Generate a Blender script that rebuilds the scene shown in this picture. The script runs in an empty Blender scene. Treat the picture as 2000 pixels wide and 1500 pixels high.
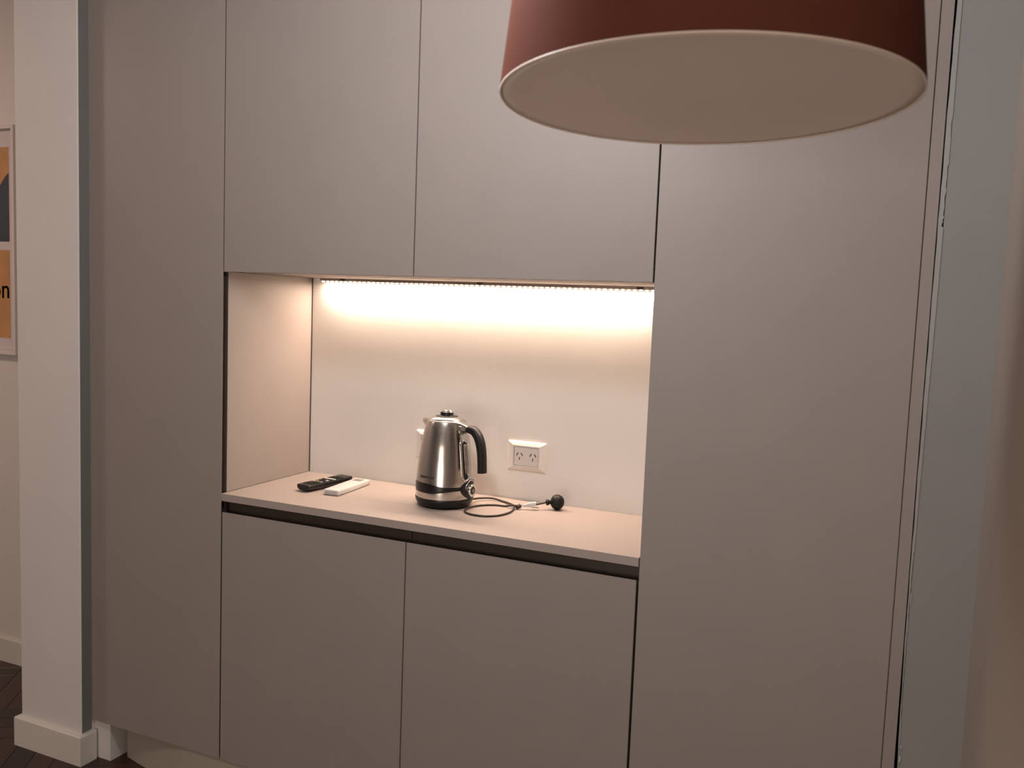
import bpy, bmesh, math, random
from math import sin, cos, pi, radians
from mathutils import Vector, Matrix

random.seed(7)
S = bpy.context.scene
COL = S.collection

# ------------------------------------------------------------------ camera
cam_d = bpy.data.cameras.new('camera')
cam = bpy.data.objects.new('camera', cam_d)
COL.objects.link(cam)
S.camera = cam
YAW, PITCH, ROLL = 0.4114, -0.0889, 0.0384
F = Vector((-sin(YAW) * cos(PITCH), cos(YAW) * cos(PITCH), sin(PITCH)))
R0 = F.cross(Vector((0, 0, 1))).normalized()
U0 = R0.cross(F)
Rv = R0 * cos(ROLL) + U0 * sin(ROLL)
Uv = -R0 * sin(ROLL) + U0 * cos(ROLL)
M = Matrix((Rv, Uv, -F)).transposed().to_4x4()
M.translation = Vector((0.8666, -1.8793, 1.4525))
cam.matrix_world = M
cam_d.sensor_fit = 'HORIZONTAL'
cam_d.sensor_width = 36
cam_d.lens = 1702.9 / 2000 * 36
cam_d.clip_start = 0.05
cam_d.dof.use_dof = True
cam_d.dof.focus_distance = 2.35
cam_d.dof.aperture_fstop = 6.5

# ------------------------------------------------------------------ colour management, world, room lights
vs = S.view_settings
vs.view_transform = 'Standard'
vs.look = 'None'
vs.gamma = 1
vs.use_curve_mapping = False
vs.exposure = 0.0

w = bpy.data.worlds.new('world')
S.world = w
w.use_nodes = True
w.node_tree.nodes['Background'].inputs[0].default_value = (0.9, 0.8, 0.72, 1)
w.node_tree.nodes['Background'].inputs[1].default_value = 0.0


def area(name, loc, size, power, col, target=None, size_y=None, shape='DISK', spread=None):
    l = bpy.data.lights.new(name, 'AREA')
    l.shape = shape
    l.size = size
    if size_y:
        l.size_y = size_y
    l.energy = power
    l.color = col
    if spread:
        l.spread = spread
    o = bpy.data.objects.new(name, l)
    COL.objects.link(o)
    o.location = loc
    if target is not None:
        o.rotation_euler = (Vector(target) - Vector(loc)).to_track_quat('-Z', 'Y').to_euler()
    return o


# ceiling lamp of the dining room, a warmer one in the hallway, LED strip under the wall cabinets
def bulb(name, loc, radius, power, col):
    l = bpy.data.lights.new(name, 'POINT')
    l.shadow_soft_size = radius
    l.energy = power
    l.color = col
    o = bpy.data.objects.new(name, l)
    COL.objects.link(o)
    o.location = loc
    return o


bulb('room_bulb', (0.08, -0.86, 2.10), 0.10, 29, (1.0, 0.98, 1.0))
area('fill_light', (0.55, -4.4, 0.85), 1.4, 47, (1.0, 0.84, 0.72), target=(0.5, 0, 0.9), size_y=1.3, shape='RECTANGLE')  # added low fill behind the camera, not a real fixture
area('hall_light', (-2.75, -0.9, 2.5), 0.25, 13, (1.0, 0.72, 0.62), target=(-2.75, -0.5, 0))
area('led_light', (-0.226, 0.387, 1.5035), 1.06, 12.5, (1.0, 0.75, 0.585), size_y=0.006, shape='RECTANGLE')

# ------------------------------------------------------------------ materials


def mat(name, col, rough=0.6, metal=0.0, var=0.03, vscale=6.0, bump=0.0, bscale=300.0, coat=0.0,
        emit=None, estr=0.0, aniso=0.0, stretch=None, spec=0.5, trans=0.0, mottle=0.0):
    m = bpy.data.materials.new(name)
    m.use_nodes = True
    nt = m.node_tree
    b = nt.nodes['Principled BSDF']
    b.inputs['Roughness'].default_value = rough
    b.inputs['Metallic'].default_value = metal
    b.inputs['Specular IOR Level'].default_value = spec
    b.inputs['Coat Weight'].default_value = coat
    b.inputs['Transmission Weight'].default_value = trans
    if aniso:
        b.inputs['Anisotropic'].default_value = aniso
    tc = nt.nodes.new('ShaderNodeTexCoord')
    mp = nt.nodes.new('ShaderNodeMapping')
    nt.links.new(tc.outputs['Object'], mp.inputs[0])
    if stretch:
        mp.inputs['Scale'].default_value = stretch
    n = nt.nodes.new('ShaderNodeTexNoise')
    n.inputs['Scale'].default_value = vscale
    n.inputs['Detail'].default_value = 4
    nt.links.new(mp.outputs[0], n.inputs['Vector'])
    r = nt.nodes.new('ShaderNodeValToRGB')
    r.color_ramp.elements[0].position = 0.3
    r.color_ramp.elements[1].position = 0.7
    r.color_ramp.elements[0].color = tuple(c * (1 - var) for c in col) + (1,)
    r.color_ramp.elements[1].color = tuple(min(1, c * (1 + var)) for c in col) + (1,)
    nt.links.new(n.outputs['Fac'], r.inputs[0])
    nt.links.new(r.outputs[0], b.inputs['Base Color'])
    if bump:
        n2 = nt.nodes.new('ShaderNodeTexNoise')
        n2.inputs['Scale'].default_value = bscale
        n2.inputs['Detail'].default_value = 3
        nt.links.new(mp.outputs[0], n2.inputs['Vector'])
        bp = nt.nodes.new('ShaderNodeBump')
        bp.inputs['Strength'].default_value = bump
        bp.inputs['Distance'].default_value = 0.001
        nt.links.new(n2.outputs['Fac'], bp.inputs['Height'])
        nt.links.new(bp.outputs[0], b.inputs['Normal'])
    if emit:
        b.inputs['Emission Color'].default_value = emit + (1,)
        b.inputs['Emission Strength'].default_value = estr
    return m


LAM = (0.276, 0.240, 0.218)
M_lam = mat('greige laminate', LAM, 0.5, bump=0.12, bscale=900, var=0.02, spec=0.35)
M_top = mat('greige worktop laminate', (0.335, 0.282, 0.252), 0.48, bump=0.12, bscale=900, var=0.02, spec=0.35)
M_groove = mat('brown grip profile', (0.05, 0.036, 0.03), 0.5)
M_dark = mat('dark gap', (0.02, 0.015, 0.012), 0.9)
M_wall = mat('off white paint', (0.63, 0.59, 0.56), 0.75, bump=0.12, bscale=260, var=0.015)
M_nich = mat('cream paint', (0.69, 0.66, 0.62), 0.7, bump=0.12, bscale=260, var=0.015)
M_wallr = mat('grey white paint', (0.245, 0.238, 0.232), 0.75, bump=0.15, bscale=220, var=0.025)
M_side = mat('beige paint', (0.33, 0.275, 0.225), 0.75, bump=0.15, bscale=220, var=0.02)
M_trim = mat('white gloss trim', (0.62, 0.58, 0.53), 0.45)
M_ret_shade = mat('shaded pier return', (0.155, 0.155, 0.142), 0.8, bump=0.2, bscale=220, var=0.03)  # pier side in shade, the darkening put into the colour
M_ceil = mat('white ceiling paint', (0.75, 0.73, 0.70), 0.8)
M_caulk = mat('pale sealant', (0.30, 0.293, 0.287), 0.6)
M_plinth = mat('beige plinth laminate', (0.34, 0.30, 0.25), 0.5)
M_steel = mat('brushed steel', (0.54, 0.52, 0.495), 0.21, metal=1.0, var=0.10, vscale=30, stretch=(1, 1, 0.02), bump=0.06, bscale=900)
M_chrome = mat('chrome', (0.8, 0.79, 0.77), 0.12, metal=1.0, var=0.01)
M_black = mat('black plastic', (0.007, 0.0065, 0.0065), 0.32, var=0.1, spec=0.35)
M_blackm = mat('matt black plastic', (0.008, 0.0075, 0.0075), 0.5, var=0.1, spec=0.3)
M_cord = mat('dark brown rubber', (0.028, 0.018, 0.014), 0.45)
M_white = mat('white plastic', (0.56, 0.54, 0.52), 0.38, var=0.01)
M_outlet = mat('outlet white plastic', (0.62, 0.58, 0.54), 0.38, var=0.01)
M_grey = mat('grey display', (0.20, 0.195, 0.19), 0.3)
M_key = mat('pale grey key', (0.40, 0.39, 0.38), 0.5)
M_alu = mat('aluminium profile', (0.30, 0.24, 0.21), 0.45, metal=0.6)
M_led = mat('glowing LED', (1, 0.95, 0.85), 0.5, emit=(1.0, 0.86, 0.68), estr=6.0)
M_frame = mat('white picture frame', (0.62, 0.56, 0.54), 0.5)
M_mat = mat('white mount board', (0.55, 0.50, 0.49), 0.8)
M_orange = mat('orange print', (0.47, 0.235, 0.085), 0.6, var=0.15, vscale=9)
M_navy = mat('navy print', (0.030, 0.036, 0.055), 0.55, var=0.35, vscale=5)
M_ink = mat('black ink', (0.012, 0.010, 0.012), 0.6)
M_glasst = mat('smoked gauge tube', (0.10, 0.075, 0.065), 0.12, coat=0.6, var=0.5, vscale=120)
M_shade = mat('terracotta lamp shade', (0.118, 0.040, 0.027), 0.8, spec=0.02, bump=0.15, bscale=500, var=0.04)
M_diff = mat('cream shade lining', (0.93, 0.83, 0.75), 0.7, var=0.015)
M_rim = mat('pale rim', (0.94, 0.80, 0.70), 0.5)
M_teal = mat('olive key', (0.20, 0.20, 0.10), 0.5)
M_red = mat('dark red key', (0.09, 0.018, 0.014), 0.5)


def wood_mat():
    m = bpy.data.materials.new('dark parquet')
    m.use_nodes = True
    nt = m.node_tree
    b = nt.nodes['Principled BSDF']
    b.inputs['Roughness'].default_value = 0.30
    oi = nt.nodes.new('ShaderNodeObjectInfo')
    geo = nt.nodes.new('ShaderNodeNewGeometry')
    add = nt.nodes.new('ShaderNodeMath')
    add.operation = 'ADD'
    nt.links.new(oi.outputs['Random'], add.inputs[0])
    nt.links.new(geo.outputs['Random Per Island'], add.inputs[1])
    fr = nt.nodes.new('ShaderNodeMath')
    fr.operation = 'FRACT'
    nt.links.new(add.outputs[0], fr.inputs[0])
    ramp = nt.nodes.new('ShaderNodeValToRGB')
    ramp.color_ramp.elements[0].color = (0.018, 0.006, 0.0045, 1)
    ramp.color_ramp.elements[1].color = (0.060, 0.020, 0.013, 1)
    nt.links.new(fr.outputs[0], ramp.inputs[0])
    tc = nt.nodes.new('ShaderNodeTexCoord')
    mp = nt.nodes.new('ShaderNodeMapping')
    mp.inputs['Scale'].default_value = (3, 60, 60)
    nt.links.new(tc.outputs['Object'], mp.inputs[0])
    n = nt.nodes.new('ShaderNodeTexNoise')
    n.inputs['Scale'].default_value = 1.5
    n.inputs['Detail'].default_value = 5
    nt.links.new(mp.outputs[0], n.inputs['Vector'])
    mx = nt.nodes.new('ShaderNodeMixRGB')
    mx.blend_type = 'MULTIPLY'
    mx.inputs[0].default_value = 0.5
    nt.links.new(ramp.outputs[0], mx.inputs[1])
    nt.links.new(n.outputs['Fac'], mx.inputs[2])
    nt.links.new(mx.outputs[0], b.inputs['Base Color'])
    return m


M_wood = wood_mat()

# ------------------------------------------------------------------ mesh helpers


def link(name, me, m, parent=None, smooth=False, kind=None, label=None):
    o = bpy.data.objects.new(name, me)
    COL.objects.link(o)
    if m is not None:
        for mm in (m if isinstance(m, (list, tuple)) else [m]):
            me.materials.append(mm)
    if smooth:
        for p in me.polygons:
            p.use_smooth = True
    if parent is not None:
        o.parent = parent
    if kind:
        o['kind'] = kind
    if label:
        o['label'] = label
    return o


def bm_obj(name, bm, m, parent=None, smooth=False, kind=None, label=None, origin=None):
    bmesh.ops.recalc_face_normals(bm, faces=bm.faces)
    if origin is not None:
        bmesh.ops.translate(bm, verts=bm.verts, vec=-Vector(origin))
    me = bpy.data.meshes.new(name)
    bm.to_mesh(me)
    bm.free()
    o = link(name, me, m, parent, smooth, kind, label)
    if origin is not None:
        o.location = origin
    return o


def add_box(bm, x0, x1, y0, y1, z0, z1, bev=0.0, seg=1, mi=0):
    vs_ = [bm.verts.new((x, y, z)) for x in (x0, x1) for y in (y0, y1) for z in (z0, z1)]
    idx = [(0, 1, 3, 2), (4, 6, 7, 5), (0, 4, 5, 1), (2, 3, 7, 6), (0, 2, 6, 4), (1, 5, 7, 3)]
    fs = [bm.faces.new([vs_[i] for i in f]) for f in idx]
    for f in fs:
        f.material_index = mi
    if bev:
        es = set(e for f in fs for e in f.edges)
        bmesh.ops.bevel(bm, geom=list(es), offset=bev, segments=seg, profile=0.5, affect='EDGES')
    return fs


def box(name, x0, x1, y0, y1, z0, z1, m, parent=None, bev=0.0, seg=1, **k):
    bm = bmesh.new()
    add_box(bm, x0, x1, y0, y1, z0, z1, bev, seg)
    return bm_obj(name, bm, m, parent, **k)


def add_prism(bm, pts, axis, a, b, mi=0):
    """extrude a polygon given in the other two axes along axis from a to b"""
    def P(p, t):
        return {'x': (t, p[0], p[1]), 'y': (p[0], t, p[1]), 'z': (p[0], p[1], t)}[axis]
    A = [bm.verts.new(P(p, a)) for p in pts]
    B = [bm.verts.new(P(p, b)) for p in pts]
    n = len(pts)
    fs = [bm.faces.new(A), bm.faces.new(B[::-1])]
    for i in range(n):
        fs.append(bm.faces.new((A[i], B[i], B[(i + 1) % n], A[(i + 1) % n])))
    for f in fs:
        f.material_index = mi
    return fs


def lathe(bm, prof, n=64, cap0=True, cap1=True, mi=0, M_=None):
    rings = []
    for r, z in prof:
        if r < 1e-6:
            v = bm.verts.new((0, 0, z))
            rings.append([v] * n)
        else:
            rings.append([bm.verts.new((r * cos(2 * pi * i / n), r * sin(2 * pi * i / n), z)) for i in range(n)])
    fs = []
    for a, b in zip(rings[:-1], rings[1:]):
        for i in range(n):
            q = [a[i], a[(i + 1) % n], b[(i + 1) % n], b[i]]
            u = []
            for v in q:
                if v not in u:
                    u.append(v)
            if len(u) > 2:
                fs.append(bm.faces.new(u))
    if cap0 and prof[0][0] > 1e-6:
        fs.append(bm.faces.new(rings[0][::-1]))
    if cap1 and prof[-1][0] > 1e-6:
        fs.append(bm.faces.new(rings[-1]))
    for f in fs:
        f.material_index = mi
    if M_ is not None:
        vv = set(v for rr in rings for v in rr)
        for v in vv:
            v.co = M_ @ v.co
    return fs


def smooth_path(pts, sub=8):
    pts = [Vector(p) for p in pts]
    out = []
    for i in range(len(pts) - 1):
        p0 = pts[max(i - 1, 0)]
        p1, p2 = pts[i], pts[i + 1]
        p3 = pts[min(i + 2, len(pts) - 1)]
        for k in range(sub):
            t = k / sub
            out.append(0.5 * ((2 * p1) + (-p0 + p2) * t + (2 * p0 - 5 * p1 + 4 * p2 - p3) * t * t + (-p0 + 3 * p1 - 3 * p2 + p3) * t ** 3))
    out.append(pts[-1])
    return out


def sweep(bm, path, rx, ry=None, n=12, up=Vector((0, 0, 1)), mi=0, power=2.0):
    """sweep an ellipse (rx sideways, ry along 'up' projected) along the path; rx, ry numbers or functions of t"""
    ry = ry if ry is not None else rx
    rings = []
    L = len(path)
    for i, p in enumerate(path):
        t = i / (L - 1)
        a = path[min(i + 1, L - 1)] - path[max(i - 1, 0)]
        a.normalize()
        s = a.cross(up)
        if s.length < 1e-4:
            s = a.cross(Vector((0, 1, 0)))
        s.normalize()
        u = s.cross(a)
        RX = rx(t) if callable(rx) else rx
        RY = ry(t) if callable(ry) else ry
        ring = []
        for k in range(n):
            th = 2 * pi * k / n
            c, d = cos(th), sin(th)
            c = math.copysign(abs(c) ** (2 / power), c)
            d = math.copysign(abs(d) ** (2 / power), d)
            ring.append(bm.verts.new(p + s * c * RX + u * d * RY))
        rings.append(ring)
    fs = []
    for a, b in zip(rings[:-1], rings[1:]):
        for k in range(n):
            fs.append(bm.faces.new((a[k], a[(k + 1) % n], b[(k + 1) % n], b[k])))
    fs.append(bm.faces.new(rings[0][::-1]))
    fs.append(bm.faces.new(rings[-1]))
    for f in fs:
        f.material_index = mi
    return fs


def thing(name, label, cat, loc=(0, 0, 0), rotz=0.0, group=None):
    o = bpy.data.objects.new(name, None)
    o.empty_display_size = 0.05
    COL.objects.link(o)
    o.location = loc
    o.rotation_euler = (0, 0, rotz)
    o['label'] = label
    o['category'] = cat
    if group:
        o['group'] = group
    return o


def text_mesh(name, body, size, m, parent, depth=0.0003, xf=None, bold=0.0, align='LEFT'):
    cu = bpy.data.curves.new(name, 'FONT')
    cu.body = body
    cu.size = size
    cu.extrude = depth
    cu.offset = bold
    cu.align_x = align
    t = bpy.data.objects.new('tmp', cu)
    COL.objects.link(t)
    dg = bpy.context.evaluated_depsgraph_get()
    me = bpy.data.meshes.new_from_object(t.evaluated_get(dg))
    bpy.data.objects.remove(t)
    me.name = name
    if xf is not None:
        for v in me.vertices:
            v.co = xf(v.co)
    me.materials.clear()
    return link(name, me, m, parent)


# ------------------------------------------------------------------ main measures (metres)
XL, XA, XB, XC, XD, XE = -1.3335, -0.8263, -0.2290, 0.3737, 0.9021, 0.9250
ZC, ZT, ZG, ZN, ZP = 0.900, 0.8789, 0.8466, 1.5174, 0.1244
DEP = 0.3986
TOP = 2.56
CEIL = 2.60
FX0, FX1, FY0 = -3.6, 1.043, -4.6

# ------------------------------------------------------------------ structure
box('floor', FX0, 1.3, FY0, 0.60, -0.10, -0.012, M_dark, kind='structure')
FLOOR = bpy.data.objects['floor']

# herringbone parquet
PW, PL = 0.07, 0.35


def plank_bm(bm, M_):
    a = len(bm.verts)
    g = 0.0006
    x0, x1, y0, y1 = g, PL - g, g, PW - g
    c = 0.0008
    lo = [bm.verts.new(M_ @ Vector(p)) for p in ((x0, y0, -0.012), (x1, y0, -0.012), (x1, y1, -0.012), (x0, y1, -0.012))]
    md = [bm.verts.new(M_ @ Vector(p)) for p in ((x0, y0, -c), (x1, y0, -c), (x1, y1, -c), (x0, y1, -c))]
    hi = [bm.verts.new(M_ @ Vector(p)) for p in ((x0 + c, y0 + c, 0), (x1 - c, y0 + c, 0), (x1 - c, y1 - c, 0), (x0 + c, y1 - c, 0))]
    for A, B in ((lo, md), (md, hi)):
        for i in range(4):
            bm.faces.new((A[i], A[(i + 1) % 4], B[(i + 1) % 4], B[i]))
    bm.faces.new(hi)
    bm.faces.new(lo[::-1])


pbm = bmesh.new()
plank_bm(pbm, Matrix.Identity(4))
bmesh.ops.recalc_face_normals(pbm, faces=pbm.faces)
plank_me = bpy.data.meshes.new('floor_plank')
pbm.to_mesh(plank_me)
pbm.free()
plank_me.materials.append(M_wood)
rest = bmesh.new()
RZ = Matrix.Rotation(radians(33), 4, 'Z')
npl = 0
for i in range(-90, 91):
    for j in range(-16, 17):
        # classic herringbone: steps of one plank width along a diagonal, pairs repeat every two lengths
        for kind in (0, 1):
            bx = i * PW + j * 2 * PL * 0.5 * 2 * 0.5
            by = i * PW - j * PL
            if kind == 0:
                ML = Matrix.Translation((bx, by, 0))
                cx_, cy_ = bx + PL / 2, by + PW / 2
            else:
                ML = Matrix.Translation((bx + PL + PW, by - PL + PW, 0)) @ Matrix.Rotation(pi / 2, 4, 'Z')
                ML = Matrix.Translation((bx + PW, by + PW, 0)) @ Matrix.Rotation(pi / 2, 4, 'Z')
                cx_, cy_ = bx + PW / 2, by + PW + PL / 2
            MW = Matrix.Translation((-1.9, -0.1, 0)) @ RZ @ ML
            c = (Matrix.Translation((-1.9, -0.1, 0)) @ RZ) @ Vector((cx_, cy_, 0))
            if not (FX0 + 0.15 < c.x < FX1 + 0.1 and FY0 + 0.15 < c.y < 0.52):
                continue
            if -2.75 < c.x < -1.15 and -0.75 < c.y < 0.5:
                o = bpy.data.objects.new('floor_plank', plank_me)
                COL.objects.link(o)
                o.parent = FLOOR
                o.matrix_local = MW
                npl += 1
            else:
                plank_bm(rest, MW)
r_ = bm_obj('parquet_field', rest, M_wood, FLOOR)
r_['kind'] = 'stuff'
print('planks', npl)

box('ceiling', FX0, 1.3, FY0, 0.60, CEIL, CEIL + 0.1, M_ceil, kind='structure')
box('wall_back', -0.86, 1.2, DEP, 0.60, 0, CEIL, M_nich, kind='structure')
box('wall_hall', FX0, -1.45, 0.366, 0.60, 0, CEIL, M_wall, kind='structure')
bm = bmesh.new()
add_prism(bm, [(-1.595, -0.039), (-1.336, -0.039), (-1.3335, -0.0365), (-1.3335, -0.001), (-1.3335, 0.06),
               (-1.352, 0.06), (-1.352, 0.3655), (-1.595, 0.3655)], 'z', 0, CEIL)
bm_obj('wall_left', bm, M_wall, kind='structure')

box('pier_shade_sheet', -1.3334, -1.3322, -0.0355, -0.0008, 0.095, CEIL, M_ret_shade, kind='structure')  # thin sheet added over the pier side to paint its shade
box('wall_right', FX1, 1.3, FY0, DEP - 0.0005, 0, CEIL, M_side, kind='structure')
box('wall_front', FX0, 1.3, FY0 - 0.1, FY0, 0, CEIL, M_wall, kind='structure')
box('wall_far', FX0 - 0.1, FX0, FY0, 0.60, 0, CEIL, M_wall, kind='structure')


def interp(tab, z):
    if z <= tab[0][0]:
        return tab[0][1] + (tab[1][1] - tab[0][1]) / (tab[1][0] - tab[0][0]) * (z - tab[0][0])
    for (a, va), (b, vb) in zip(tab[:-1], tab[1:]):
        if z <= b:
            return va + (vb - va) * (z - a) / (b - a)
    return tab[-1][1]


# gap between the filler and the wall stub: wide near the floor, tight at chest height, open again above
SL = [(0.0, 0.9400), (0.55, 0.9315), (0.70, 0.9285), (0.87, 0.9268), (1.12, 0.9263), (1.54, 0.9262), (1.90, 0.9272), (2.06, 0.9290), (2.6, 0.930)]
CR = [(0.0, 0.9425), (0.55, 0.9335), (0.70, 0.9305), (0.87, 0.9300), (1.12, 0.9312), (1.54, 0.9350), (1.90, 0.9362), (2.06, 0.9366), (2.6, 0.937)]
zs = [CEIL * i / 60 for i in range(61)]


def strip_wall(name, fl, fr, y0, y1, zl, m, **k):
    bm = bmesh.new()
    prev = None
    for z in zl:
        a, b = fl(z), fr(z)
        q = [bm.verts.new(p) for p in ((a, y0, z), (b, y0, z), (b, y1, z), (a, y1, z))]
        if prev:
            for i in range(4):
                bm.faces.new((prev[i], prev[(i + 1) % 4], q[(i + 1) % 4], q[i]))
        else:
            bm.faces.new(q)
        prev = q
    bm.faces.new(prev[::-1])
    return bm_obj(name, bm, m, **k)


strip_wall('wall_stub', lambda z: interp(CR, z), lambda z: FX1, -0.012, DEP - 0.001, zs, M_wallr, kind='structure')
rnd = random.Random(3)
jit = {}


def crack(z):
    """how far the sealant bead has pulled away from the plaster at height z"""
    for a, b, wd in ((1.80, 1.835, 0.0008), (1.655, 1.70, 0.0013), (1.635, 1.652, 0.0026), (1.705, 1.75, 0.0010), (0.86, 1.0, 0.0007), (0.66, 0.84, 0.0006)):
        if a < z < b:
            return wd * (0.6 + 0.8 * abs(sin(z * 900)))
    return 0.0


zc = [i * CEIL / 650 for i in range(651)]
tr = strip_wall('trim_1', lambda z: interp(SL, z) + 0.0003 * sin(z * 37) + 0.0002 * sin(z * 91),
                lambda z: interp(CR, z) - crack(z), -0.0135, 0.02, zc, M_caulk, kind='structure')
# small chips of filler and a speck on the wall
bm = bmesh.new()
for x, z, sx, sz in ((0.9345, 0.575, 0.0012, 0.006), (0.9350, 0.60, 0.0008, 0.003), (0.9312, 0.905, 0.0006, 0.012)):
    add_box(bm, x - sx, x + sx, -0.0142, -0.0115, z - sz, z + sz, 0.0003)
bm_obj('filler_chip', bm, M_white, tr)


def baseboard(name, pts, h, t, m, parent=None):
    """pts: plan polyline of the wall face, board stands on its right hand side"""
    bm = bmesh.new()
    n = len(pts)
    P = [Vector((p[0], p[1])) for p in pts]
    offs = []
    for i in range(n):
        ds = []
        if i > 0:
            ds.append((P[i] - P[i - 1]).normalized())
        if i < n - 1:
            ds.append((P[i + 1] - P[i]).normalized())
        ns = [Vector((d.y, -d.x)) for d in ds]
        if len(ns) == 1:
            offs.append(ns[0])
        else:
            b = (ns[0] + ns[1]).normalized()
            offs.append(b / b.dot(ns[0]))
    prof = [(0.0, 0.0), (t, 0.0), (t, h - 0.004), (t - 0.003, h), (0.0, h)]
    rings = []
    for i in range(n):
        rings.append([bm.verts.new((P[i].x + offs[i].x * q, P[i].y + offs[i].y * q, z)) for q, z in prof])
    for a, b in zip(rings[:-1], rings[1:]):
        for k in range(len(prof)):
            bm.faces.new((a[k], a[(k + 1) % 5], b[(k + 1) % 5], b[k]))
    bm.faces.new(rings[0][::-1])
    bm.faces.new(rings[-1])
    return bm_obj(name, bm, m, parent, kind='structure')


baseboard('baseboard_left', [(-1.595, 0.352), (-1.595, -0.039), (-1.3335, -0.039), (-1.3335, 0.004)], 0.094, 0.0165, M_trim)
baseboard('baseboard_hall', [(FX0 + 0.002, 0.366), (-1.6120, 0.366)], 0.094, 0.0125, M_trim)

# ------------------------------------------------------------------ cabinets
G = 0.0015      # half a joint


def door(parent, x0, x1, z0, z1, backcut_r=False, backcut_l=False, topcut=False, label=None):
    """18 mm laminate door with slightly eased edges, optionally cut back behind one edge as a finger grip"""
    t = 0.018
    bm = bmesh.new()
    if topcut:
        add_prism(bm, [(0, z0), (0, z1), (0.005, z1 + 0.0), (t, z1 - 0.010), (t, z0)], 'x', x0, x1)
    else:
        pts = [(x0, 0), (x1, 0)]
        pts += [(x1, 0.0012), (x1 - 0.010, 0.0075), (x1 - 0.014, t)] if backcut_r else [(x1, t)]
        pts += [(x0 + 0.012, t), (x0, 0.003)] if backcut_l else [(x0, t)]
        add_prism(bm, pts, 'z', z0, z1)
    bmesh.ops.bevel(bm, geom=[e for e in bm.edges if all(abs(v.co.y) < 1e-6 for v in e.verts)], offset=0.0007, segments=2, affect='EDGES')
    return bm_obj('door', bm, M_lam, parent, label=label)


# tall unit, left
tl = thing('tall_cabinet', 'full-height greige cupboard between the white pier and the lit niche', 'cabinet', (XL, 0, 0), group='greige built-in cupboards')


def inparent(o, p):
    """children are modelled in world coordinates; bring them into the parent's frame"""
    o.matrix_parent_inverse = Matrix.Translation(p.location).inverted() @ Matrix.Identity(4)
    if p.rotation_euler.z:
        o.matrix_parent_inverse = (Matrix.Translation(p.location) @ Matrix.Rotation(p.rotation_euler.z, 4, 'Z')).inverted()
    return o


inparent(door(tl, XL + 0.0015, XA - 0.0012, ZP, TOP, backcut_r=True), tl)
bm = bmesh.new()
add_box(bm, XL + 0.004, XA - 0.018, 0.0195, DEP - 0.035, ZP, TOP)
inparent(bm_obj('body', bm, M_lam, tl), tl)
inparent(box('grip_profile', XA - 0.0176, XA - 0.0004, 0.0190, 0.0202, ZC + 0.001, ZN - 0.0005, M_groove, tl), tl)
inparent(box('shadow_gap', XA + 0.0001, XA + 0.0030, 0.3962, DEP - 0.0003, ZC + 0.001, ZN - 0.001, M_groove, tl), tl)
# lining of the niche on this side
inparent(box('side_panel', XA - 0.0175, XA, 0.0205, 0.3965, ZC + 0.0008, ZN - 0.0005, M_lam, tl, bev=0.0006,
             label='greige side lining of the lit niche'), tl)
inparent(box('side_panel', XA - 0.0175, XA - 0.0028, 0.0195, 0.3965, ZP, ZT - 0.0005, M_groove, tl), tl)
inparent(box('side_panel', XA - 0.0175, XA - 0.0028, 0.0195, 0.3965, ZN + 0.0005, TOP, M_groove, tl), tl)

# tall unit, right, with its filler strip
trt = thing('tall_cabinet', 'full-height greige cupboard right of the lit niche, behind the lamp shade', 'cabinet', (XC, 0, 0), group='greige built-in cupboards')
inparent(door(trt, XC + 0.0030, XD - 0.0010, ZP, TOP, backcut_l=True), trt)
bm = bmesh.new()
add_box(bm, XC + 0.0045, XD, 0.0195, DEP - 0.035, ZP, TOP)
inparent(bm_obj('body', bm, M_lam, trt), trt)
FR = [(0.0, 0.9285), (0.55, 0.9255), (0.87, 0.9250), (1.12, 0.9243), (1.54, 0.9243), (2.06, 0.9245), (2.6, 0.9245)]
fs_ = strip_wall('filler_strip', lambda z: XD + 0.0006, lambda z: interp(FR, z), 0.0, 0.018, [z for z in zs if z > ZP and z < TOP], M_lam,
                 parent=trt, label='narrow greige filler strip against the wall')
inparent(fs_, trt)

# wall units
for xa, xb, lab in ((XA, XB, 'greige wall cupboard over the niche, left of the two, next to the left tall cupboard'),
                    (XB, XC, 'greige wall cupboard over the niche, right of the two, partly behind the lamp shade')):
    wc = thing('wall_cabinet', lab, 'cabinet', (xa, 0, ZN), group='greige built-in cupboards')
    inparent(door(wc, xa + (0.0012 if xa == XA else G), xb - (G if xb == XB else 0.0012), ZN - 0.0012, TOP), wc)
    bm = bmesh.new()
    add_box(bm, xa + 0.0005, xb - 0.0005, 0.0195, DEP - 0.001, ZN, TOP)
    inparent(bm_obj('body', bm, M_top, wc), wc)

# base units
for xa, xb, lab in ((XA, XB, 'greige base cupboard under the worktop, below the two remote controls'),
                    (XB, XC, 'greige base cupboard under the worktop, below the kettle cord and outlet')):
    bc = thing('base_cabinet', lab, 'cabinet', (xa, 0, 0), group='greige built-in cupboards')
    inparent(door(bc, xa + (0.0026 if xa == XA else G), xb - (G if xb == XB else 0.0028), ZP, ZG, topcut=True), bc)
    bm = bmesh.new()
    add_box(bm, xa + 0.0005, xb - 0.001, 0.0195, DEP - 0.035, ZP, ZG - 0.016)
    add_box(bm, xa + 0.0005, xb - 0.001, 0.034, DEP - 0.035, ZG - 0.016, ZT - 0.0006)
    inparent(bm_obj('body', bm, M_dark, bc), bc)
    bm = bmesh.new()
    add_prism(bm, [(0.0200, ZG - 0.0155), (0.0335, ZG - 0.0155), (0.0335, ZT - 0.0006), (0.0215, ZT - 0.0006),
                   (0.0215, ZT - 0.0025), (0.0310, ZT - 0.004), (0.0310, ZG - 0.010), (0.0200, ZG - 0.013)], 'x', xa + 0.0008, xb - 0.0012)
    inparent(bm_obj('grip_profile', bm, M_groove, bc, label='recessed brown finger-grip channel'), bc)

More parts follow.
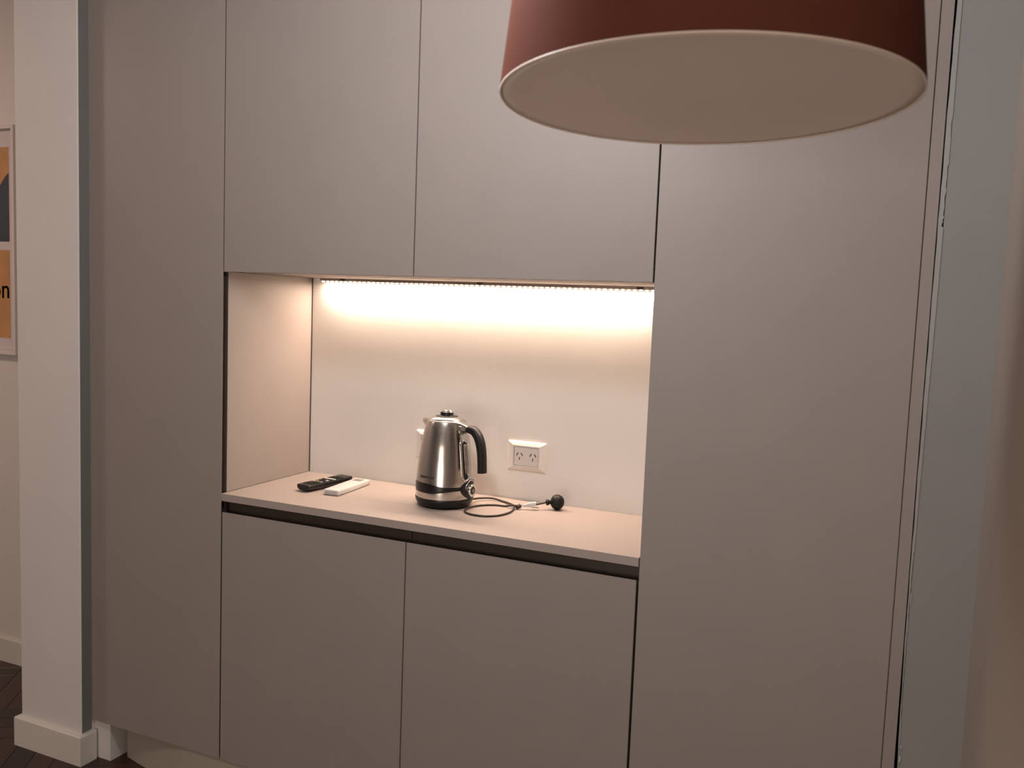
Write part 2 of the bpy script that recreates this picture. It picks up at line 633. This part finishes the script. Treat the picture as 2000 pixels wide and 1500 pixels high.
# worktop
wt = thing('worktop', 'greige laminate worktop in the lit niche, carrying the kettle and remote controls', 'worktop', (-0.2263, 0.2, ZC))
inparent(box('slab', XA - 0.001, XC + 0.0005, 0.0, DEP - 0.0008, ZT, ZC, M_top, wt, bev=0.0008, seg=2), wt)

# plinth with its loose, rounded left end
bm = bmesh.new()
outer = [(XD, 0.0045), (-0.95, 0.0045)]
for i in range(1, 19):
    a = i / 18
    outer.append((-0.95 - 0.29 * a, 0.0045 + 0.048 * a ** 1.5))
outer += [(-1.2455, 0.056), (-1.2480, 0.064), (-1.2485, 0.080)]
inner = [(x + 0.005, y + 0.014) for x, y in outer]
inner[0] = (XD, 0.0185)
A = outer + inner[::-1]
n = len(outer)
lo = [bm.verts.new((x, y, 0.001)) for x, y in outer]
lo2 = [bm.verts.new((x, y, 0.001)) for x, y in inner]
hi = [bm.verts.new((x, y, ZP - 0.0025)) for x, y in outer]
hi2 = [bm.verts.new((x, y, ZP - 0.0025)) for x, y in inner]
for i in range(n - 1):
    bm.faces.new((lo[i], lo[i + 1], hi[i + 1], hi[i]))
    bm.faces.new((lo2[i + 1], lo2[i], hi2[i], hi2[i + 1]))
    bm.faces.new((hi[i], hi[i + 1], hi2[i + 1], hi2[i]))
    bm.faces.new((lo[i + 1], lo[i], lo2[i], lo2[i + 1]))
bm.faces.new((lo[0], hi[0], hi2[0], lo2[0]))
bm.faces.new((lo[-1], lo2[-1], hi2[-1], hi[-1]))
pl = bm_obj('plinth', bm, M_plinth, origin=(-0.2, 0.0045, 0.001))
pl['label'] = 'long beige plinth board standing on the floor under the cupboards'
pl['category'] = 'plinth'
box('wall_recess', -1.3330, -1.268, 0.012, 0.12, 0, ZP - 0.003, M_wall, kind='structure')

# ------------------------------------------------------------------ LED strip
led = thing('led_strip', 'glowing warm white LED strip along the top back edge of the niche', 'light', (-0.226, 0.386, ZN), 0)
lx0, lx1 = -0.785, 0.335
inparent(box('profile', lx0, lx1, 0.3795, 0.3955, ZN - 0.0085, ZN - 0.0002, M_alu, led, bev=0.0006), led)
bm = bmesh.new()
lathe(bm, [(0.0042, 0.0), (0.0040, -0.0016), (0.0030, -0.0034), (0.0012, -0.0043), (0, -0.0045)], n=12)
bmesh.ops.recalc_face_normals(bm, faces=bm.faces)
led_me = bpy.data.meshes.new('led')
bm.to_mesh(led_me)
bm.free()
led_me.materials.append(M_led)
k = 0
x = lx0 + 0.009
while x < lx1 - 0.005:
    o = bpy.data.objects.new('led', led_me)
    COL.objects.link(o)
    o.parent = led
    o.location = (x - led.location.x, 0.3855 - led.location.y, -0.0086)
    x += 0.01667
    k += 1
for cx_ in (-0.70, -0.23, 0.24):
    inparent(box('mounting_clip', cx_ - 0.009, cx_ + 0.009, 0.3770, 0.3793, ZN - 0.0075, ZN - 0.0003, M_groove, led), led)

# ------------------------------------------------------------------ power outlets


def outlet(cx, cz, label):
    t = thing('power_outlet', label, 'outlet', (cx, DEP, cz), group='white double outlets on the niche wall')
    W, H = 0.0585, 0.0425
    w2, h2 = 0.0375, 0.027
    bm = bmesh.new()
    steps = [(W, H, 0.0), (W, H, -0.004), (W - 0.003, H - 0.003, -0.0075), (w2 + 0.004, h2 + 0.004, -0.0115), (w2, h2, -0.0115), (w2, h2, -0.006)]
    rings = [[bm.verts.new((sx * a, y, sz * b)) for sx, sz in ((-1, -1), (1, -1), (1, 1), (-1, 1))] for a, b, y in steps]
    for A_, B_ in zip(rings[:-1], rings[1:]):
        for i in range(4):
            bm.faces.new((A_[i], A_[(i + 1) % 4], B_[(i + 1) % 4], B_[i]))
    bm.faces.new(rings[0][::-1])
    bm.faces.new(rings[-1])
    bm_obj('cover_frame', bm, M_outlet, t)
    bm = bmesh.new()
    add_box(bm, -w2 + 0.0010, w2 - 0.0006, -0.0110, -0.0062, -h2 + 0.0006, h2 - 0.0012, 0.0004)
    so = bm_obj('socket_insert', bm, M_outlet, t)
    for s in (-1, 1):
        cx2 = s * 0.0205 + 0.0005
        for (dx, dz, rot, l) in ((-0.0070, 0.0055, radians(33), 0.0050), (0.0070, 0.0055, radians(-33), 0.0050), (0, -0.0068, 0, 0.0042)):
            bm = bmesh.new()
            fs = add_box(bm, -0.0013, 0.0013, -0.01125, -0.0095, -l, l)
            Rm = Matrix.Translation((cx2 + dx, 0, dz)) @ Matrix.Rotation(rot, 4, 'Y')
            for v in set(v for f in fs for v in f.verts):
                v.co = Rm @ v.co
            bm_obj('pin_slot', bm, M_dark, so)
    return t


outlet(-0.0705, 1.0275, 'white double outlet plate on the niche wall, right of the kettle')
outlet(-0.3735, 1.0300, 'white outlet plate almost hidden behind the kettle, only its left edge showing')

# ------------------------------------------------------------------ kettle
KX, KY = -0.2425, 0.2255
ket = thing('kettle', 'brushed steel electric kettle with black handle standing on the worktop', 'kettle', (KX, KY, ZC + 0.0002), radians(-16.3))
KR = [(0.025, 0.0790), (0.045, 0.0796), (0.07, 0.0790), (0.12, 0.0748), (0.175, 0.0672), (0.205, 0.0612), (0.225, 0.0558), (0.233, 0.0528), (0.2365, 0.0500)]


def kr(z):
    return interp(KR, z) if z > KR[0][0] else 0.0790


bm = bmesh.new()
lathe(bm, [(0.0, 0.0), (0.060, 0.0), (0.0665, 0.0015), (0.0735, 0.006), (0.0785, 0.014), (0.0805, 0.022), (0.0803, 0.0268), (0.0785, 0.0278), (0.05, 0.0278)], n=96, cap1=False)
bm_obj('base', bm, M_black, ket, smooth=True)
prof = []
zz = 0.0275
while zz < 0.2330:
    prof.append((kr(zz), zz))
    zz += 0.006
prof += [(0.0528, 0.2330), (0.0510, 0.2358), (0.0492, 0.2368), (0.0470, 0.2364), (0.0470, 0.2330)]
# smooth the profile a little
ps = [prof[0]]
for a, b, c in zip(prof[:-2], prof[1:-1], prof[2:]):
    ps.append(((a[0] + 2 * b[0] + c[0]) / 4, b[1]) if b[1] < 0.225 else b)
ps.append(prof[-1])
bm = bmesh.new()
lathe(bm, ps, n=128, cap0=False, cap1=False)
body = bm_obj('body', bm, M_steel, ket, smooth=True)

# lid
bm = bmesh.new()
lathe(bm, [(0.0, 0.234), (0.0455, 0.234), (0.0478, 0.2366), (0.0476, 0.2382), (0.0455, 0.2402), (0.0400, 0.2432), (0.0345, 0.2452), (0.0325, 0.2456), (0, 0.2456)], n=96)
lid = bm_obj('lid', bm, M_steel, ket, smooth=True)
bm = bmesh.new()
lathe(bm, [(0.0, 0.2457), (0.0310, 0.2457), (0.0270, 0.2474), (0.0190, 0.2484), (0.0175, 0.2486), (0.0180, 0.2530), (0.0188, 0.2556), (0.0170, 0.2572), (0.0, 0.2575)], n=64)
bm_obj('lid_knob', bm, M_black, lid, smooth=True)
bm = bmesh.new()
for r1, r0 in ((0.0186, 0.0150),):
    lathe(bm, [(r0, 0.2576), (r0, 0.2590), (r0 + 0.001, 0.2596), (r1 - 0.001, 0.2592), (r1, 0.2576)], n=64, cap0=False, cap1=False)
for i in range(8):
    a = 2 * pi * i / 8
    fs = add_box(bm, -0.0022, 0.0022, -0.0012, 0.0012, 0.2576, 0.2596)
    for v in set(v for f in fs for v in f.verts):
        v.co = Matrix.Translation((0.011 * cos(a), 0.011 * sin(a), 0)) @ Matrix.Rotation(a, 4, 'Z') @ v.co
bm_obj('knob_ring', bm, M_chrome, lid, smooth=False, label='bright chrome ring on the black lid knob')


def ang(theta_deg):   # angle seen from the camera (0 = facing it, + = to the right) to the kettle's own frame
    return radians(theta_deg - 46)


def sst(a, b, t):
    t = max(0, min(1, (t - a) / (b - a)))
    return t * t * (3 - 2 * t)


def wrap_strip(name, t0, t1, n, zlo, zhi, thick, m, parent, rows=4):
    bm = bmesh.new()
    prev = None
    for i in range(n + 1):
        th = t0 + (t1 - t0) * i / n
        a = ang(th)
        za, zb = zlo(th), zhi(th)
        col = []
        for k in range(rows + 1):
            z = za + (zb - za) * k / rows
            r = kr(z) + thick * (1 if 0 < k < rows else 0.55)
            col.append(bm.verts.new((r * cos(a), r * sin(a), z)))
        for k in range(rows, -1, -1):
            z = za + (zb - za) * k / rows
            r = kr(z) - 0.002
            col.append(bm.verts.new((r * cos(a), r * sin(a), z)))
        if prev:
            L = len(col)
            for k in range(L):
                bm.faces.new((prev[k], prev[(k + 1) % L], col[(k + 1) % L], col[k]))
        else:
            bm.faces.new(col)
        prev = col
    bm.faces.new(prev[::-1])
    return bm_obj(name, bm, m, parent, smooth=False)


# wavy black band
wrap_strip('band', -205, 60, 120,
           lambda t: 0.0435 + 0.0085 * sst(-35, 25, t) + 0.012 * sst(-70, -110, t),
           lambda t: 0.0700 - 0.0075 * sst(-40, 2, t) - 0.004 * sst(-70, -110, t), 0.0009, M_black, ket)
# shield behind the switch
wrap_strip('switch_surround', 34, 100, 40,
           lambda t: 0.0265 + 0.024 * (abs(t - 62) / 30) ** 2.2 if abs(t - 62) < 30 else 0.0505,
           lambda t: 0.0790 - 0.016 * (abs(t - 62) / 30) ** 2 if abs(t - 62) < 30 else 0.0625, 0.0030, M_black, ket)

# dial: axis radial at theta 56
a = ang(55)
zc_ = 0.0515
MD = Matrix.Translation((0.0815 * cos(a), 0.0815 * sin(a), zc_)) @ Matrix.Rotation(a, 4, 'Z') @ Matrix.Rotation(pi / 2, 4, 'Y')
bm = bmesh.new()
lathe(bm, [(0.0148, -0.004), (0.0165, 0.001), (0.0165, 0.0075), (0.0172, 0.0095), (0.0168, 0.0120), (0.0150, 0.0132), (0.0112, 0.0124), (0.0106, 0.0105), (0.0, 0.0105)], n=48, M_=MD)
dial = bm_obj('switch_dial', bm, M_chrome, ket, smooth=True, label='chrome ring dial')
bm = bmesh.new()
lathe(bm, [(0.0104, 0.0104), (0.0104, 0.0122), (0.0080, 0.0130), (0, 0.0128)], n=40, M_=MD)
bm_obj('button', bm, M_black, dial, smooth=True)
bm = bmesh.new()
lathe(bm, [(0.0030, 0.0130), (0.0042, 0.0130), (0.0042, 0.0134), (0.0030, 0.0134)], n=24, cap0=False, cap1=False, M_=MD)
bm_obj('power_mark', bm, M_key, dial)

# chrome arch over the dial
bm = bmesh.new()
pth = []
for i in range(13):
    t = radians(-75 + 150 * i / 12)
    th = 60 + 18 * sin(t)
    z = 0.0500 + 0.0275 * cos(t)
    aa = ang(th)
    r = kr(z) + 0.0030
    pth.append(Vector((r * cos(aa), r * sin(aa), z)))
sweep(bm, pth, 0.0012, n=8)
bm_obj('chrome_arch', bm, M_chrome, ket, smooth=True, label='thin chrome arch around the switch')

# water gauge under the handle (azimuth 0 of the kettle frame)


def stadium(za, zb, hw, n=12):
    out = []
    for i in range(n + 1):
        t = pi * i / n
        out.append((hw * cos(t), zb - hw + hw * sin(t)))
    for i in range(n + 1):
        t = pi + pi * i / n
        out.append((hw * cos(t), za + hw + hw * sin(t)))
    return out


def wrap_pt(y, z, off):
    r = kr(z) + off
    an = y / r
    return Vector((r * cos(an), r * sin(an), z))


bm = bmesh.new()
po, pi_ = stadium(0.074, 0.190, 0.0165), stadium(0.080, 0.184, 0.0110)
V = [[bm.verts.new(wrap_pt(y, z, o)) for y, z in pp] for pp, o in ((po, -0.001), (po, 0.0018), (pi_, 0.0030), (pi_, -0.0005))]
n = len(po)
for A_, B_ in zip(V[:-1], V[1:]):
    for i in range(n):
        bm.faces.new((A_[i], A_[(i + 1) % n], B_[(i + 1) % n], B_[i]))
gf = bm_obj('gauge_frame', bm, M_steel, ket, smooth=True)
# dark window, split into rows so that it follows the body
bm = bmesh.new()
prev = None
for i in range(29):
    z = 0.0802 + 0.1036 * i / 28
    e = min(z - 0.080, 0.184 - z)
    hw = 0.0109 if e >= 0.0109 else math.sqrt(max(0, 0.0109 ** 2 - (0.0109 - e) ** 2))
    hw = max(hw, 0.0008)
    row = [bm.verts.new(wrap_pt(y, z, 0.0004)) for y in (-hw, -hw * 0.4, hw * 0.4, hw)]
    if prev:
        for q in range(3):
            bm.faces.new((prev[q], prev[q + 1], row[q + 1], row[q]))
    prev = row
bm_obj('window', bm, M_black, gf, smooth=True)
bm = bmesh.new()
sweep(bm, [wrap_pt(0.0, 0.096 + 0.080 * i / 10, 0.0012) for i in range(11)], 0.0042, n=10, up=Vector((0, 1, 0)))
bm_obj('gauge_tube', bm, M_glasst, gf, smooth=True)
bm = bmesh.new()
sweep(bm, [wrap_pt(0.0052, 0.092 + 0.084 * i / 10, 0.0022) for i in range(11)], 0.0008, n=6, up=Vector((0, 1, 0)))
bm_obj('gauge_rod', bm, M_chrome, gf, smooth=True)

# spout opposite the handle
bm = bmesh.new()
rows = []
for i, (rr, z, hw, dr) in enumerate(((0.0, 0.184, 0.004, 0.0), (0, 0.196, 0.012, 0.0045), (0, 0.206, 0.017, 0.0125), (0, 0.214, 0.0200, 0.0240), (0, 0.2205, 0.0210, 0.0350), (0, 0.2270, 0.0205, 0.0385), (0, 0.2325, 0.0190, 0.0360))):
    r = kr(z)
    row = []
    for k in range(13):
        u = -1 + 2 * k / 12
        y = hw * u
        xx = -math.sqrt(max(1e-6, r * r - y * y)) - dr * (1 - abs(u) ** 1.6) + 0.0015 * abs(u)
        row.append(bm.verts.new((xx, y, z)))
    rows.append(row)
for A_, B_ in zip(rows[:-1], rows[1:]):
    for k in range(12):
        bm.faces.new((A_[k], A_[k + 1], B_[k + 1], B_[k]))
# close the top with a roof running back to the rim
top = rows[-1]
back = [bm.verts.new((-0.046, v.co.y * 0.95, 0.2362)) for v in top]
for k in range(12):
    bm.faces.new((top[k], top[k + 1], back[k + 1], back[k]))
bmesh.ops.subdivide_edges(bm, edges=[], cuts=1)
bm_obj('spout', bm, M_steel, ket, smooth=True)

# chrome bracket and black handle
bm = bmesh.new()
br = smooth_path([(0.0530, 0, 0.2130), (0.0640, 0, 0.2160), (0.0770, 0, 0.2165), (0.0860, 0, 0.2160)], 5)
sweep(bm, br, lambda t: 0.0128 - 0.002 * t, lambda t: 0.0165 - 0.006 * t, n=20, power=3.2)
bm_obj('handle_bracket', bm, M_chrome, ket, smooth=True, label='chrome bracket between body and handle')
bm = bmesh.new()
sweep(bm, smooth_path([(0.0530, 0, 0.2320), (0.064, 0, 0.2300), (0.0765, 0, 0.2265), (0.083, 0, 0.2235)], 5), lambda t: 0.0150 - 0.004 * t, 0.0035, n=16, power=3)
bm_obj('handle_cap', bm, M_steel, ket, smooth=True)
bm = bmesh.new()
hp = smooth_path([(0.0830, 0, 0.2180), (0.0940, 0, 0.2190), (0.1060, 0, 0.2145), (0.1175, 0, 0.2035), (0.1260, 0, 0.1870), (0.1315, 0, 0.1660), (0.1345, 0, 0.1400), (0.1365, 0, 0.1080)], 8)
sweep(bm, hp, lambda t: 0.0140 - 0.0005 * t, lambda t: 0.0112 - 0.0012 * sst(0.4, 1.0, t) - 0.002 * (1 - sst(0, 0.12, t)), n=24, power=2.6, up=Vector((0, 0.0, 1)) if False else Vector((0.001, 0, 1)))
bm_obj('handle', bm, M_blackm, ket, smooth=True)

# lettering on the body, lower left
def wrap_text(co):
    th0 = -57.0
    z = 0.0835 + co.y
    r = kr(z) + 0.0003 + co.z
    aa = ang(th0) + co.x / kr(z)
    return Vector((r * cos(aa), r * sin(aa), z))


text_mesh('lettering', 'KENWOOD', 0.0088, M_ink, ket, depth=0.0002, xf=wrap_text, bold=0.00025)

# power cord: world coordinates, brought into the kettle's frame
KM = (Matrix.Translation(ket.location) @ Matrix.Rotation(ket.rotation_euler.z, 4, 'Z')).inverted()


def tok(p):
    return KM @ Vector(p)


zr = ZC + 0.0030
cord_pts = [(-0.190, 0.278, ZC + 0.010), (-0.176, 0.318, ZC + 0.008), (-0.150, 0.343, ZC + 0.006), (-0.115, 0.337, zr), (-0.083, 0.314, zr + 0.002), (-0.056, 0.282, zr + 0.004), (-0.046, 0.246, zr),
            (-0.046, 0.210, zr), (-0.058, 0.175, zr), (-0.085, 0.152, zr), (-0.116, 0.150, zr), (-0.143, 0.162, zr), (-0.158, 0.190, zr),
            (-0.158, 0.228, zr), (-0.143, 0.262, zr), (-0.115, 0.283, zr), (-0.085, 0.287, zr), (-0.061, 0.282, zr + 0.006), (-0.040, 0.284, ZC + 0.010),
            (-0.010, 0.300, ZC + 0.0135), (0.010, 0.313, ZC + 0.017), (0.024, 0.322, ZC + 0.0215)]
bm = bmesh.new()
sweep(bm, smooth_path([tok(p) for p in cord_pts], 8), 0.0027, n=10)
cord = bm_obj('power_cord', bm, M_cord, ket, smooth=True, label='dark brown cord in two loops')
# tie
bm = bmesh.new()
sweep(bm, [tok((-0.047, 0.276, ZC + 0.0065)), tok((-0.043, 0.281, ZC + 0.008)), tok((-0.039, 0.285, ZC + 0.010))], 0.0062, 0.0062, n=14)
bm_obj('cord_tie', bm, M_cord, cord, smooth=True)
# pale tag folded round the cord
bm = bmesh.new()
sweep(bm, smooth_path([tok((-0.038, 0.2835, ZC + 0.0095)), tok((-0.026, 0.288, ZC + 0.0115)), tok((-0.012, 0.297, ZC + 0.0140)), tok((-0.001, 0.304, ZC + 0.0150))], 5),
      lambda t: 0.0012 + 0.0032 * sst(0.1, 0.7, t), lambda t: 0.0018 + 0.0055 * sst(0.05, 0.75, t), n=14, power=3)
fs = add_box(bm, -0.010, 0.008, -0.0004, 0.0004, -0.0045, 0.0045)
MT = KM @ Matrix.Translation((0.002, 0.297, ZC + 0.0085)) @ Matrix.Rotation(radians(30), 4, 'Z') @ Matrix.Rotation(radians(55), 4, 'X')
for v in set(v for f in fs for v in f.verts):
    v.co = MT @ v.co
bm_obj('cord_tag', bm, M_white, cord, smooth=False, label='white paper tag round the cord')
# plug
dn = (Vector((0.0480, 0.336, ZC + 0.0225)) - Vector((0.0240, 0.322, ZC + 0.0205))).normalized()
MP = KM @ (Matrix.Translation((0.0240, 0.322, ZC + 0.0205)) @ dn.to_track_quat('Z', 'Y').to_matrix().to_4x4())
bm = bmesh.new()
lathe(bm, [(0.0, -0.003), (0.0050, -0.003), (0.0082, -0.001), (0.0086, 0.002), (0.0075, 0.005), (0.0058, 0.007), (0.0060, 0.013), (0.0085, 0.017)], n=24, cap1=False, M_=MP)
pc = Vector((0.0490, 0.3365, ZC + 0.0212))
MB_ = KM @ (Matrix.Translation(pc) @ Matrix.Rotation(radians(25), 4, 'Z'))
lathe(bm, [(0.0, 0.0210), (0.0070, 0.0200), (0.0130, 0.0165), (0.0170, 0.0110), (0.0190, 0.0040), (0.0192, -0.0030), (0.0175, -0.0095), (0.0135, -0.0150), (0.0080, -0.0178), (0.0070, -0.0208), (0, -0.0210)], n=40, M_=MB_ @ Matrix.Rotation(0, 4, 'X'))
bm_obj('plug', bm, M_blackm, cord, smooth=True, label='round black mains plug')

# ------------------------------------------------------------------ remote controls


def local(o, p, frame):
    return o


rc = thing('remote_control', 'black remote control with coloured keys lying left of the white one', 'remote control', (-0.6435, 0.232, ZC + 0.0003), radians(-7.0), group='remote controls on the worktop')
bm = bmesh.new()
rings = []
HL, HW, HT = 0.093, 0.0250, 0.0205
for i in range(15):
    s = -1 + 2 * i / 14
    y = HL * s
    k_ = 1 - 0.10 * abs(s) ** 6
    low = 0.0 + 0.004 * abs(s) ** 8
    ring = []
    for j in range(13):      # belly from left top, round below, to right top
        t = pi + pi * j / 12
        ring.append(bm.verts.new((HW * k_ * math.copysign(abs(cos(t)) ** 0.75, cos(t)), y, low + (HT - 0.003 - low) * (1 + math.copysign(abs(sin(t)) ** 0.75, sin(t))))))
    ring.append(bm.verts.new((HW * k_ * 0.90, y, HT)))
    ring.append(bm.verts.new((-HW * k_ * 0.90, y, HT)))
    rings.append(ring)
for A_, B_ in zip(rings[:-1], rings[1:]):
    n = len(A_)
    for k_ in range(n):
        bm.faces.new((A_[k_], A_[(k_ + 1) % n], B_[(k_ + 1) % n], B_[k_]))
bm.faces.new(rings[0])
bm.faces.new(rings[-1][::-1])
bm_obj('casing', bm, M_black, rc, smooth=False)


def keys(parent, specs, z, name='key', h=0.0014):
    for (x, y, hx, hy, m, lab) in specs:
        bm = bmesh.new()
        add_box(bm, x - hx, x + hx, y - hy, y + hy, z - 0.0004, z + h, 0.0005)
        bm_obj(name, bm, m, parent, label=lab)


sp = []
for r in range(11):
    y = -0.070 + r * 0.0125
    if r in (7,):
        continue
    for c in (-1, 0, 1):
        m, lab = M_blackm, None
        if (r, c) == (4, -1):
            m, lab = M_teal, 'olive green key'
        if (r, c) == (3, -1):
            m, lab = M_key, 'pale grey key'
        if (r, c) == (3, 0):
            m, lab = M_teal, 'olive green key'
        if (r, c) == (3, 1):
            m, lab = M_grey, 'grey key'
        if (r, c) == (5, 1):
            m, lab = M_key, 'pale grey key'
        if (r, c) == (5, -1) or (r, c) == (6, 0) or (r, c) == (2, -1):
            m, lab = M_red, 'dark red key'
        sp.append((c * 0.0135, y, 0.0048, 0.0035, m, lab))
sp.append((0.0, -0.070 + 7 * 0.0125 + 0.002, 0.0205, 0.0034, M_white, 'long white key'))
keys(rc, sp, HT)

rw = thing('remote_control', 'white air conditioner remote control lying beside the black one', 'remote control', (-0.5685, 0.236, ZC + 0.0003), radians(4.6), group='remote controls on the worktop')
bm = bmesh.new()
add_box(bm, -0.0250, 0.0250, -0.092, 0.092, 0.0, 0.0165, 0.0042, 4)
bm_obj('casing', bm, M_white, rw, smooth=True)
bm = bmesh.new()
add_box(bm, -0.0150, 0.0150, 0.049, 0.078, 0.0160, 0.0168, 0.0002)
bm_obj('display', bm, M_grey, rw, label='grey display')
bm = bmesh.new()
add_box(bm, -0.0185, 0.0185, -0.0924, -0.0915, 0.0045, 0.0120, 0.0002)
bm_obj('end_cap', bm, M_key, rw)
sp = []
for r in range(6):
    for c in (-1, 0, 1):
        sp.append((c * 0.0120, -0.055 + r * 0.0165, 0.0040, 0.0028, M_white, None))
keys(rw, sp, 0.0165, h=0.0008)

# ------------------------------------------------------------------ framed poster in the hallway
PX1, PX0 = -2.116, -2.76
PZ0, PZ1 = 1.200, 2.040
YW = 0.366
pf = thing('framed_poster', 'white framed poster with orange and navy panels on the hallway wall', 'picture', ((PX0 + PX1) / 2, YW, PZ0))
fw, fd = 0.013, 0.026
for (a, b, c, d) in ((PX0, PX0 + fw, PZ0, PZ1), (PX1 - fw, PX1, PZ0, PZ1), (PX0 + fw, PX1 - fw, PZ0, PZ0 + fw + 0.004), (PX0 + fw, PX1 - fw, PZ1 - fw, PZ1)):
    inparent(box('frame_rail', a, b, YW - fd, YW - 0.0005, c, d, M_frame, pf, bev=0.001), pf)
inparent(box('mount', PX0 + fw + 0.0003, PX1 - fw - 0.0003, YW - 0.010, YW - 0.001, PZ0 + fw + 0.0045, PZ1 - fw - 0.0003, M_mat, pf), pf)
ax1, ax0 = -2.161, -2.715
up = inparent(box('print_panel', ax0, ax1, YW - 0.0110, YW - 0.0101, 1.620, 1.964, M_orange, pf, label='upper print, orange sky over navy'), pf)
lw = inparent(box('print_panel', ax0, ax1, YW - 0.0110, YW - 0.0101, 1.262, 1.588, M_orange, pf, label='lower orange print with dark lettering'), pf)
bm = bmesh.new()
pts = [(ax0, 1.620), (ax1, 1.620), (ax1, 1.870)]
for i in range(12):
    pts.append((ax1 - 0.02 - (ax1 - ax0 - 0.04) * i / 11, 1.855 - 0.04 * sin(i * 0.9) - 0.02 * (i % 2)))
pts.append((ax0, 1.84))
add_prism(bm, pts, 'y', YW - 0.0116, YW - 0.0109)
inparent(bm_obj('dark_shape', bm, M_navy, pf, label='navy lower part of the upper print'), pf)
tx = text_mesh('lettering', 'on', 0.098, M_ink, pf, depth=0.0002, xf=lambda c: Vector((ax1 + 0.001 + c.x, YW - 0.0114, 1.411 + c.y)), bold=0.0008, align='RIGHT')
inparent(tx, pf)

# ------------------------------------------------------------------ pendant lamp
LN = Vector((-0.006, 0.0253, 1)).normalized()
lamp = thing('pendant_lamp', 'large terracotta drum pendant lamp with cream underside, unlit, hanging in front of the cupboards', 'lamp', (0.6298, -0.7848, 1.7121))
MLp = LN.to_track_quat('Z', 'Y').to_matrix().to_4x4()
H = 0.30


def rr(h):
    return 0.25 - 0.1 * h


bm = bmesh.new()
lathe(bm, [(rr(0.0012), 0.0012), (rr(0.02), 0.02), (rr(0.15), 0.15), (rr(H - 0.01), H - 0.01), (rr(H) - 0.006, H - 0.002), (rr(H) - 0.016, H), (0.03, H + 0.006), (0.03, H + 0.002),
           (rr(H) - 0.018, H - 0.004), (rr(H) - 0.006, H - 0.014), (rr(0.02) - 0.003, 0.02), (rr(0) - 0.003, 0.0012)], n=160, cap0=False, cap1=False, M_=MLp)
bmv = bm.verts[:]
sh = bm_obj('lamp_shade', bm, M_shade, lamp, smooth=True)
bm = bmesh.new()
lathe(bm, [(0.2475, 0.0014), (0.2472, 0.0), (0.2480, -0.0006), (0.2494, -0.0006), (0.2500, 0.0), (0.2500, 0.0010), (0.2475, 0.0014)], n=160, cap0=False, cap1=False, M_=MLp)
bm_obj('rim', bm, M_rim, sh, smooth=True, label='pale bottom rim')
bm = bmesh.new()
lathe(bm, [(0.0, 0.0030), (0.18, 0.0026), (0.235, 0.0014), (0.2466, 0.0004), (0.2466, 0.0020), (0.235, 0.0040), (0.0, 0.0050)], n=160, M_=MLp)
bm_obj('diffuser', bm, M_diff, lamp, smooth=True, label='flat cream disc closing the shade')
bm = bmesh.new()
lathe(bm, [(0.0, -0.001), (0.0022, -0.0008), (0.0026, 0.0006), (0.0, 0.0008)], n=16, M_=Matrix.Translation((-0.075, 0.190, 0.0022)))
bm_obj('screw', bm, M_groove, lamp)
bm = bmesh.new()
sweep(bm, [Vector((0, 0, H)), Vector((0, 0, (CEIL - 1.7121) / 2 + 0.1)), Vector((0, 0, CEIL - 1.7121 - 0.02))], 0.003, n=10)
bm_obj('cable', bm, M_black, lamp, smooth=True)
bm = bmesh.new()
lathe(bm, [(0.02, H + 0.0), (0.031, H + 0.008), (0.028, H + 0.03), (0.012, H + 0.055), (0.004, H + 0.06)], n=32)
bm_obj('cap', bm, M_shade, lamp, smooth=True)
bm = bmesh.new()
lathe(bm, [(0.055, CEIL - 1.7121 - 0.0005), (0.055, CEIL - 1.7121 - 0.02), (0.045, CEIL - 1.7121 - 0.028), (0.004, CEIL - 1.7121 - 0.032)], n=40)
bm_obj('canopy', bm, M_shade, lamp, smooth=True)
